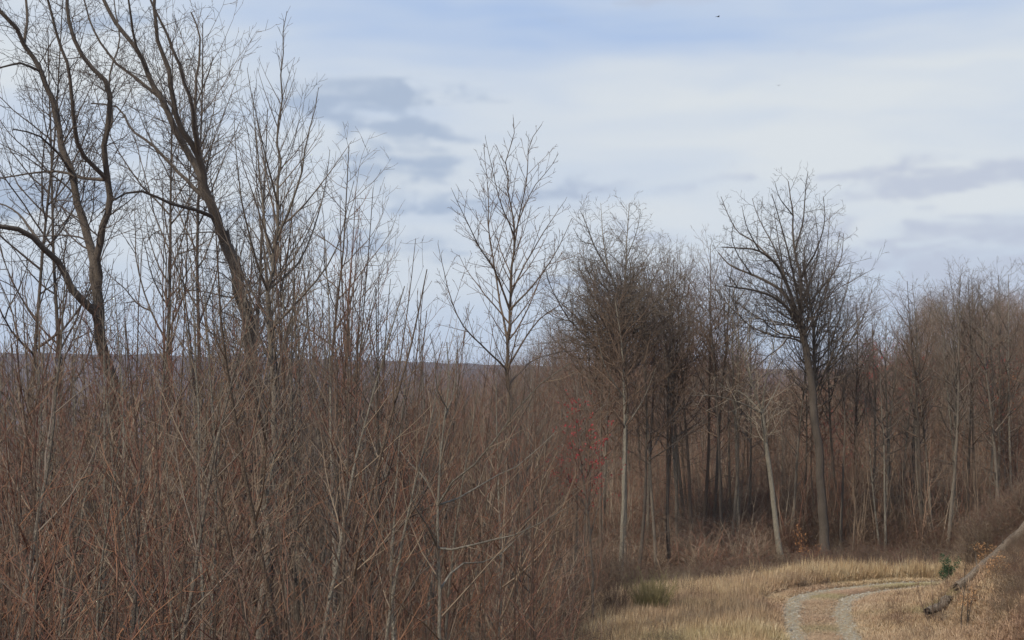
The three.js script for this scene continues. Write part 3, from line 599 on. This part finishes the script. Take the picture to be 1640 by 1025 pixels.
// the mass of stems and crowns behind, past counting
function mass(name, label, category, list) { // list: [geometry, material, matrices, colours]
  const o = new THREE.Group(); o.name = name; tag(o, label, category, null, 'stuff'); scene.add(o);
  for (const [geo, mat, ms, cs, part] of list) {
    if (!ms.length) continue;
    const m = lit(new THREE.InstancedMesh(geo, mat, ms.length)); m.name = part; m.userData.kind = 'stuff';
    ms.forEach((q, i) => { m.setMatrixAt(i, q); if (cs) m.setColorAt(i, cs[i]); });
    o.add(m);
  }
}
const place = (x, d, sx, sy, turn, lean = [0, 0], y = height(x, d)) => new THREE.Matrix4().compose(new THREE.Vector3(x, y, -d), new THREE.Quaternion().setFromEuler(new THREE.Euler(lean[0], turn, lean[1])), new THREE.Vector3(sx, sy, sx));
const white = (r = .95) => new THREE.MeshStandardMaterial({ color: 0xffffff, roughness: r });
{
  const g = random(47), T = FOREST.map(() => []), C = [[.225, .152, .104], [.20, .158, .122], [.235, .132, .086], [.175, .127, .092]].map((c) => new THREE.Color(...c)), cols = FOREST.map(() => []), barks = FOREST.map(() => []), B = [[.25, .215, .18], [.21, .16, .125], [.15, .12, .10]].map((c) => new THREE.Color(...c));
  for (let n = 0; n < 2000; n++) {
    const right = n > 1100, d = right ? 96 + 100 * g() : 88 + 250 * Math.pow(g(), 1.1), px = right ? (n % 2 ? R(g, 1340, 1760) : R(g, 900, 1760)) : R(g, -150, 1800), x = (px - 820) / F * d;
    const py = px < 900 ? woodTop(px) - 15 + 120 * g() : Math.max(woodTop(px) + 25, px > 1455 ? 460 : px > 1350 ? 525 : 545) + 150 * g(), tall = Math.min(20, tallFor(x, d, py));
    if (tall < 5 || !inWood(x, d) || roadDistance(x, d) < 6) continue;
    const k = Math.floor(g() * FOREST.length); T[k].push(place(x, d, tall / 18, tall / 18, g() * 6.28)); cols[k].push(C[Math.floor(g() * 4)].clone().multiplyScalar(R(g, .8, 1.2))); barks[k].push(B[Math.floor(g() * 3)]);
  }
  const trunkWhite = white(), twigWhite = white();
  mass('distant_woods', 'brown mass of bare trees filling the slope behind the meadow trees', 'woods', FOREST.flatMap((f, k) => [[f.trunk, trunkWhite, T[k], barks[k], 'trunks'], [f.crown, twigWhite, T[k], cols[k], 'crowns']]));
}
// undergrowth: whips and canes between the stems
{
  const B = [0, 1, 2, 3, 4].map((k) => { const g = random(1100 + k), T = new Tubes(); for (let i = 0; i < 16; i++) { const q = wander(g, [R(g, -.45, .45), -.05, R(g, -.45, .45)], [R(g, -.4, .4), 1, R(g, -.4, .4)], R(g, .7, 1.7), 6, .22, .0), r = q.map((_, j) => .0058 * (1 - .12 * j)); T.add(q, r, 3); shoots(g, T, q, r, 0, { top: 2, den: [4.5, 4.5], len: [.38, .45], ang: [.95, .9], curl: [.22, .25], up: [.02, .0], start: [.2, .2], step: [.2, .15], thin: .0036, stout: .0055 }); } return T.geometry(); });
  const g = random(49), M = B.map(() => []), C = B.map(() => []), pal = [[.145, .092, .06], [.16, .11, .075], [.15, .075, .05], [.205, .152, .10], [.10, .07, .05]].map((c) => new THREE.Color(...c));
  const put = (x, d, s, t) => { const k = Math.floor(g() * 5); M[k].push(place(x, d, s, t, g() * 6.28)); C[k].push(pal[Math.floor(g() * 5)].clone().multiplyScalar(R(g, .75, 1.25))); };
  for (let n = 0, tries = 0; n < 3000 && tries < 40000; tries++) { // wedge of slope under the pole trees
    const d = Math.sqrt(R(g, 15 * 15, 68 * 68)), px = R(g, -120, 1040), x = (px - 820) / F * d;
    if (hides(px, d, 4)) continue;
    if (!inThicket(x, d) && !(d > 60 && x < inWoodLeft(d) + 1)) continue;
    const s = R(g, .8, 1.4); put(x, d, s, s * R(g, .8, 1.6)); n++;
  }
  for (let n = 0, tries = 0; n < 4600 && tries < 60000; tries++) { // along the foot of the wood
    const d = 62 + 55 * Math.pow(g(), 1.3), px = R(g, 820, 1720), x = (px - 820) / F * d;
    if (!inWood(x, d)) continue;
    const s = R(g, .8, 1.5); put(x, d, s, s * (d < 74 ? R(g, .25, .7) : R(g, .6, 1.4))); n++;
  }
  for (let n = 0, tries = 0; n < 2200 && tries < 40000; tries++) { // on the bank
    const d = R(g, 44, 66), u = R(g, 4.6, 14), x = roadX(d) + u;
    if (pxOf(x, d) > 1720 || roadDistance(x, d) < 2.2 || g() < meadow(x, d) * 1.4 - .1) continue;
    if ((pxOf(x, d) < 1560 && d > 52) || (d > 50 && d < 55.8 && pxOf(x, d) < 1700 && g() < .8)) continue;
    const s = d < 55.5 ? R(g, .3, .55) : R(g, .6, 1.2); put(x, d, s, s * R(g, .6, 1.2)); n++;
  }
  for (let n = 0, tries = 0; n < 620 && tries < 12000; tries++) { // weeds creeping into the meadow
    const d = R(g, 45, 68), px = n % 3 ? 930 + 190 * Math.pow(g(), 1.6) : R(g, 950, 1560), x = (px - 820) / F * d;
    if (inThicket(x, d) || roadDistance(x, d) < 2) continue;
    const s = R(g, .35, .75); put(x, d, s, s * R(g, .5, 1)); n++;
  }
  const mat = white();
  mass('undergrowth', 'tangle of reddish-brown canes and brush under the trees', 'undergrowth', B.map((b, k) => [b, mat, M[k], C[k], 'canes']));
}
// tall thin understorey inside the wood
{
  const g = random(53), M = SAPLING.map(() => []), C = SAPLING.map(() => []), pal = [[.26, .165, .108], [.28, .20, .135], [.25, .125, .08], [.32, .25, .18]].map((c) => new THREE.Color(...c));
  const put = (x, d, h) => { const k = Math.floor(g() * SAPLING.length); M[k].push(place(x, d, 1.5, h / 4, g() * 6.28)); C[k].push(pal[Math.floor(g() * 4)].clone().multiplyScalar(R(g, .8, 1.2))); };
  for (let n = 0, tries = 0; n < 2600 && tries < 30000; tries++) { const d = 75 + 60 * Math.pow(g(), 1.1), px = R(g, 600, 1720), x = (px - 820) / F * d; if (!inWood(x, d) || roadDistance(x, d) < 5) continue; put(x, d, R(g, 1.8, 7)); n++; }
  for (let n = 0, tries = 0; n < 260 && tries < 20000; tries++) { const d = R(g, 69, 77), px = R(g, 930, 1225), x = (px - 820) / F * d; if (!inWood(x, d - 1.5)) continue; put(x, d, R(g, 1, 2.6)); n++; }
  for (let n = 0, tries = 0; n < 330 && tries < 20000; tries++) { const d = 30 + 38 * g(), px = R(g, -80, 960), x = (px - 820) / F * d; if (!inThicket(x, d) || hides(px, d, 6)) continue; put(x, d, R(g, 2.5, 5)); n++; }
  const mat = white();
  mass('understorey', 'haze of thin upright whips between the trunks of the wood', 'undergrowth', SAPLING.flatMap((f, k) => [[f.trunk, mat, M[k], C[k], 'stems'], [f.crown, mat, M[k], C[k], 'twigs']]));
}
// dry grass
{
  const tuft = (seed, n, h, spread) => { const g = random(seed), T = new Tubes(); for (let i = 0; i < n; i++) { const a = g() * 6.28, r = Math.sqrt(g()) * .3, b = [Math.cos(a) * r, -.03, Math.sin(a) * r], l = h * R(g, .55, 1.15), dir = R(g, 0, spread), az = g() * 6.28, w = R(g, .005, .010), fx = Math.cos(az), fz = Math.sin(az), mid = [b[0] + fx * dir * l * .3, l * .6, b[2] + fz * dir * l * .3], tip = [b[0] + fx * dir * l, l * R(g, .85, 1), b[2] + fz * dir * l]; const s = [-fz * w, 0, fx * w]; T.tri([b[0] + s[0], b[1], b[2] + s[2]], [b[0] - s[0], b[1], b[2] - s[2]], mid); T.tri([mid[0] + s[0], mid[1] - .1 * l, mid[2] + s[2]], [mid[0] - s[0], mid[1] - .1 * l, mid[2] - s[2]], tip); } return T.geometry(); };
  const G = [tuft(1, 46, .62, .5), tuft(2, 40, .5, .8), tuft(3, 54, .75, .35), tuft(4, 46, .4, 1.0)];
  const g = random(51), M = G.map(() => []), C = G.map(() => []);
  const straw = [[.44, .31, .165], [.49, .365, .21], [.37, .245, .135], [.54, .43, .27]].map((c) => new THREE.Color(...c)), rust = new THREE.Color(.33, .205, .13), green = new THREE.Color(.20, .22, .075);
  for (let n = 0, tries = 0; n < 26000 && tries < 200000; tries++) {
    const d = Math.sqrt(R(g, 44 * 44, 75 * 75)), px = R(g, 900, 1690), x = (px - 820) / F * d;
    if (g() > meadow(x, d) * 1.1) continue;
    const rd = roadDistance(x, d), rut = Math.abs(rd - .93);
    if (rut < (d > 59 ? .64 : .5 + .1 * g())) continue;
    const creeping = rut < .6;
    const between = rd < .4, far = smooth(64, 68, d), inner = smooth(.5, 2, x - roadX(Math.min(d, 64))) * (1 - far), patch = fbm(x * .16, d * .16, 6.6, 3);
    const sy = creeping ? R(g, .08, .25) : between ? R(g, .12, .3) : rd < 2.4 && d > 56 ? R(g, .1, .28) : rd < 2.1 && x > roadX(Math.min(d, 64)) ? R(g, .15, .35) : rd < 2 ? R(g, .35, .8) : R(g, .6, 1.1) * (1 + .35 * far) * (1 - .55 * inner);
    const k = between ? 3 : Math.floor(g() * 4);
    const c = straw[Math.floor(g() * 4)].clone().lerp(rust, clamp(.2 + 1.5 * patch - .3 * far + .55 * smooth(2.5, 6, x - roadX(Math.min(d, 64))) * (1 - far))).lerp(green, clamp((between ? .35 : .0) + (fbm(x * .3, d * .3, 1.9, 2) - .12) * 2.2) * (1 - far) * .75);
    M[k].push(place(x, d, R(g, .8, 1.3), sy, g() * 6.28)); C[k].push(c.multiplyScalar(R(g, .8, 1.15))); n++;
  }
  const mat = new THREE.MeshStandardMaterial({ color: 0xffffff, roughness: .9, side: THREE.DoubleSide });
  mass('dry_grass', 'tall straw-coloured dry grass along both sides of the track', 'grass', G.map((b, k) => [b, mat, M[k], C[k], 'blades']));
}
// fallen log on the bank, broken in two
function log(label, a, b, r0, r1, seed) {
  const g = random(seed), T = new Tubes(), end = ([px, up, d]) => { const x = (px - 820) / F * d; return [x, height(x, d) + up, -d]; }, p0 = end(a), p1 = end(b), pts = [], rad = [];
  for (let k = 0; k <= 10; k++) { const t = k / 10; pts.push([lerp(p0[0], p1[0], t) + R(g, -.06, .06), lerp(p0[1], p1[1], t) + R(g, -.02, .02) - .1 * Math.sin(t * 3.14), lerp(p0[2], p1[2], t)]); rad.push(lerp(r0, r1, t) * R(g, .82, 1.12)); }
  const base = pts[0].slice(), local = pts.map((q) => [q[0] - base[0], q[1] - base[1], q[2] - base[2]]);
  T.add(local, rad, 12, true);
  const o = new THREE.Group(); o.name = numbered('fallen_log'); o.position.set(...base); scene.add(o); tag(o, label, 'log');
  T.mesh('trunk', wood(.22, .175, .135, paleMap), o);
  for (const [e, f] of [[0, 1], [10, 9]]) { // splintered ends
    const E = new Tubes(), c = local[e], dir = norm([c[0] - local[f][0], c[1] - local[f][1], c[2] - local[f][2]]);
    for (let k = 0; k < 9; k++) { const a1 = k / 9 * 6.28, rr = rad[e] * R(g, .2, .95), up = norm([-dir[1], dir[0], 0]), q = [c[0] + up[0] * Math.cos(a1) * rr, c[1] + up[1] * Math.cos(a1) * rr, c[2] + Math.sin(a1) * rr], l = R(g, .06, .3); E.add([[q[0] - dir[0] * .2, q[1] - dir[1] * .2, q[2] - dir[2] * .2], q, [q[0] + dir[0] * l, q[1] + dir[1] * l, q[2] + dir[2] * l]], [rad[e] * .3, rad[e] * .26, .008], 5); }
    E.mesh('broken_end', bark.brown, o);
  }
  const B = new Tubes(); for (let k = 0; k < 3; k++) { const q = local[2 + k * 3], w = wander(g, q, [R(g, -.4, .2), .9, R(g, -.6, .6)], R(g, .3, .9), 4, .15, 0); B.add(w, [.03, .024, .018, .012, .006], 5); }
  B.mesh('stub', bark.grey, o).userData.kind = 'stuff';
}
log('long pale fallen trunk sloping down the brushy bank', [1530, .66, 54.2], [1676, .62, 54.9], .16, .2, 61);
log('short mottled broken piece of log lying in the grass below the fallen trunk', [1480, .5, 53.6], [1514, .55, 54], .15, .16, 62);

// shrubs
function shrub(name, label, px, d, n, tall, wide, mat, S, seed, leaf) {
  const g = random(seed), x = (px - 820) / F * d, o = new THREE.Group(); o.name = numbered(name); o.position.set(x, height(x, d), -d); scene.add(o); tag(o, label, 'shrub');
  const T = new Tubes(), C = new Tubes(), tips = [];
  for (let k = 0; k < n; k++) { const a = g() * 6.28, q = wander(g, [Math.cos(a) * .12, -.1, Math.sin(a) * .12], [Math.cos(a) * wide * g(), 1, Math.sin(a) * wide * g()], tall * R(g, .6, 1.1), 7, .08, .02), r = q.map((_, j) => S.thick * (1 - .11 * j)); T.add(q, r, 5); shoots(g, C, q, r, 0, S, tips); }
  T.mesh('stems', mat[0], o).userData.kind = 'stuff'; C.mesh('crown', mat[1], o);
  if (leaf) { const Lf = new Tubes(); for (const t of tips) for (let k = 0; k < leaf.n; k++) { const c = [t[0] + R(g, -leaf.r, leaf.r), t[1] + R(g, -leaf.r, leaf.r), t[2] + R(g, -leaf.r, leaf.r)], v = () => [c[0] + R(g, -leaf.s, leaf.s), c[1] + R(g, -leaf.s, leaf.s), c[2] + R(g, -leaf.s, leaf.s)]; Lf.tri(c, v(), v()); } Lf.mesh('foliage', leaf.mat, o).userData.kind = 'stuff'; }
}
const BROOM = { top: 2, den: [6, 6], len: [.36, .4], ang: [.5, .5], curl: [.1, .12], up: [.1, .08], start: [.2, .15], step: [.2, .14], thin: .0045, stout: .006, thick: .012 };
const leafy = (r, g, b) => new THREE.MeshStandardMaterial({ color: new THREE.Color(r, g, b), roughness: .9, side: THREE.DoubleSide });
shrub('broom_shrub', 'dense olive-brown broom-like shrub standing in the meadow corner', 1042, 54, 110, 1.7, .75, [wood(.2, .165, .08), wood(.23, .195, .085)], BROOM, 71);
shrub('broom_shrub', 'low brown twiggy shrub at the meadow corner beside the olive shrub', 982, 54, 46, 1.5, .8, [twig.brown, twig.brown], BROOM, 72);
shrub('evergreen_shrub', 'small dark green evergreen bush at the foot of the wood', 1521, 59, 9, 1.25, .4, [bark.dark, twig.dark], { ...BROOM, den: [9, 7], len: [.3, .4], ang: [.9, .7] }, 73, { n: 7, r: .06, s: .05, mat: leafy(.035, .075, .03) });
shrub('cane_shrub', 'clump of tall bare canes beside the short broken log', 1492, 53, 9, 2.3, .5, [twig.brown, twig.brown], { ...BROOM, den: [2.4, 3], thick: .016 }, 74);
shrub('cane_shrub', 'dark forked sapling growing out of the grassy bank below the log', 1540, 50, 3, 2.9, .35, [bark.dark, twig.dark], { ...BROOM, den: [2.2, 3], thick: .026 }, 75);
shrub('leafy_sapling', 'small sapling still holding orange dead leaves near the broad oak', 1292, 72.5, 5, 2.1, .4, [twig.ruddy, twig.ruddy], { ...BROOM, den: [4, 4] }, 76, { n: 2, r: .06, s: .06, mat: leafy(.42, .19, .07) });
shrub('leafy_sapling', 'tall sapling with rusty dead leaves on the wooded slope', 1612, 82, 5, 9, .2, [bark.brown, twig.ruddy], { ...BROOM, den: [3, 3], thick: .04, thin: .008 }, 77, { n: 2, r: .09, s: .07, mat: leafy(.34, .14, .06) });
for (const [px, d, k] of [[1585, 55, 1], [1600, 52, 2], [1560, 51.5, 3], [1632, 57, 4]]) shrub('bracken_clump', ['dead rusty fern clump beside the fallen trunk', 'dead rusty fern clump low on the grassy bank', 'dead rusty fern clump beside the dark forked sapling', 'dead rusty fern clump at the upper end of the fallen trunk'][k - 1], px, d, 16, .8, 1.3, [twig.ruddy, twig.ruddy], { ...BROOM, den: [9, 6], len: [.3, .3], ang: [1, .8], thick: .006, up: [-.04, -.03] }, 80 + k, { n: 2, r: .05, s: .05, mat: leafy(.40, .22, .10) });

// two birds far up
for (const [px, py, d, turn, label] of [[1150, 27, 130, .5, 'tiny dark bird gliding high in the open sky'], [1247, 137, 190, 1.2, 'tiniest bird, a faint speck in the pale sky']]) {
  const o = new THREE.Group(); o.name = numbered('bird'); o.position.set(...at(px, py, d)); o.rotation.y = turn; scene.add(o); tag(o, label, 'bird');
  const body = new Tubes(); body.add([[-.16, 0, 0], [-.1, .01, 0], [0, .015, 0], [.09, .02, 0], [.14, .02, 0], [.18, .015, 0]], [.012, .03, .042, .032, .026, .004], 8); body.tri([-.16, 0, -.03], [-.16, 0, .03], [-.26, 0, .05]); body.tri([-.16, 0, -.03], [-.26, 0, .05], [-.26, 0, -.05]); body.mesh('body', leafy(.03, .03, .035), o);
  for (const s of [-1, 1]) { const Wg = new Tubes(); Wg.tri([.07, .02, 0], [-.06, .02, 0], [.02, .08, s * .2]); Wg.tri([-.06, .02, 0], [-.06, .08, s * .19], [.02, .08, s * .2]); Wg.tri([.02, .08, s * .2], [-.06, .08, s * .19], [-.07, .05, s * .38]); Wg.mesh('wing', leafy(.03, .03, .035), o); }
}

console.log('triangles', triangles, 'things', scene.children.length);
renderer.render(scene, camera);
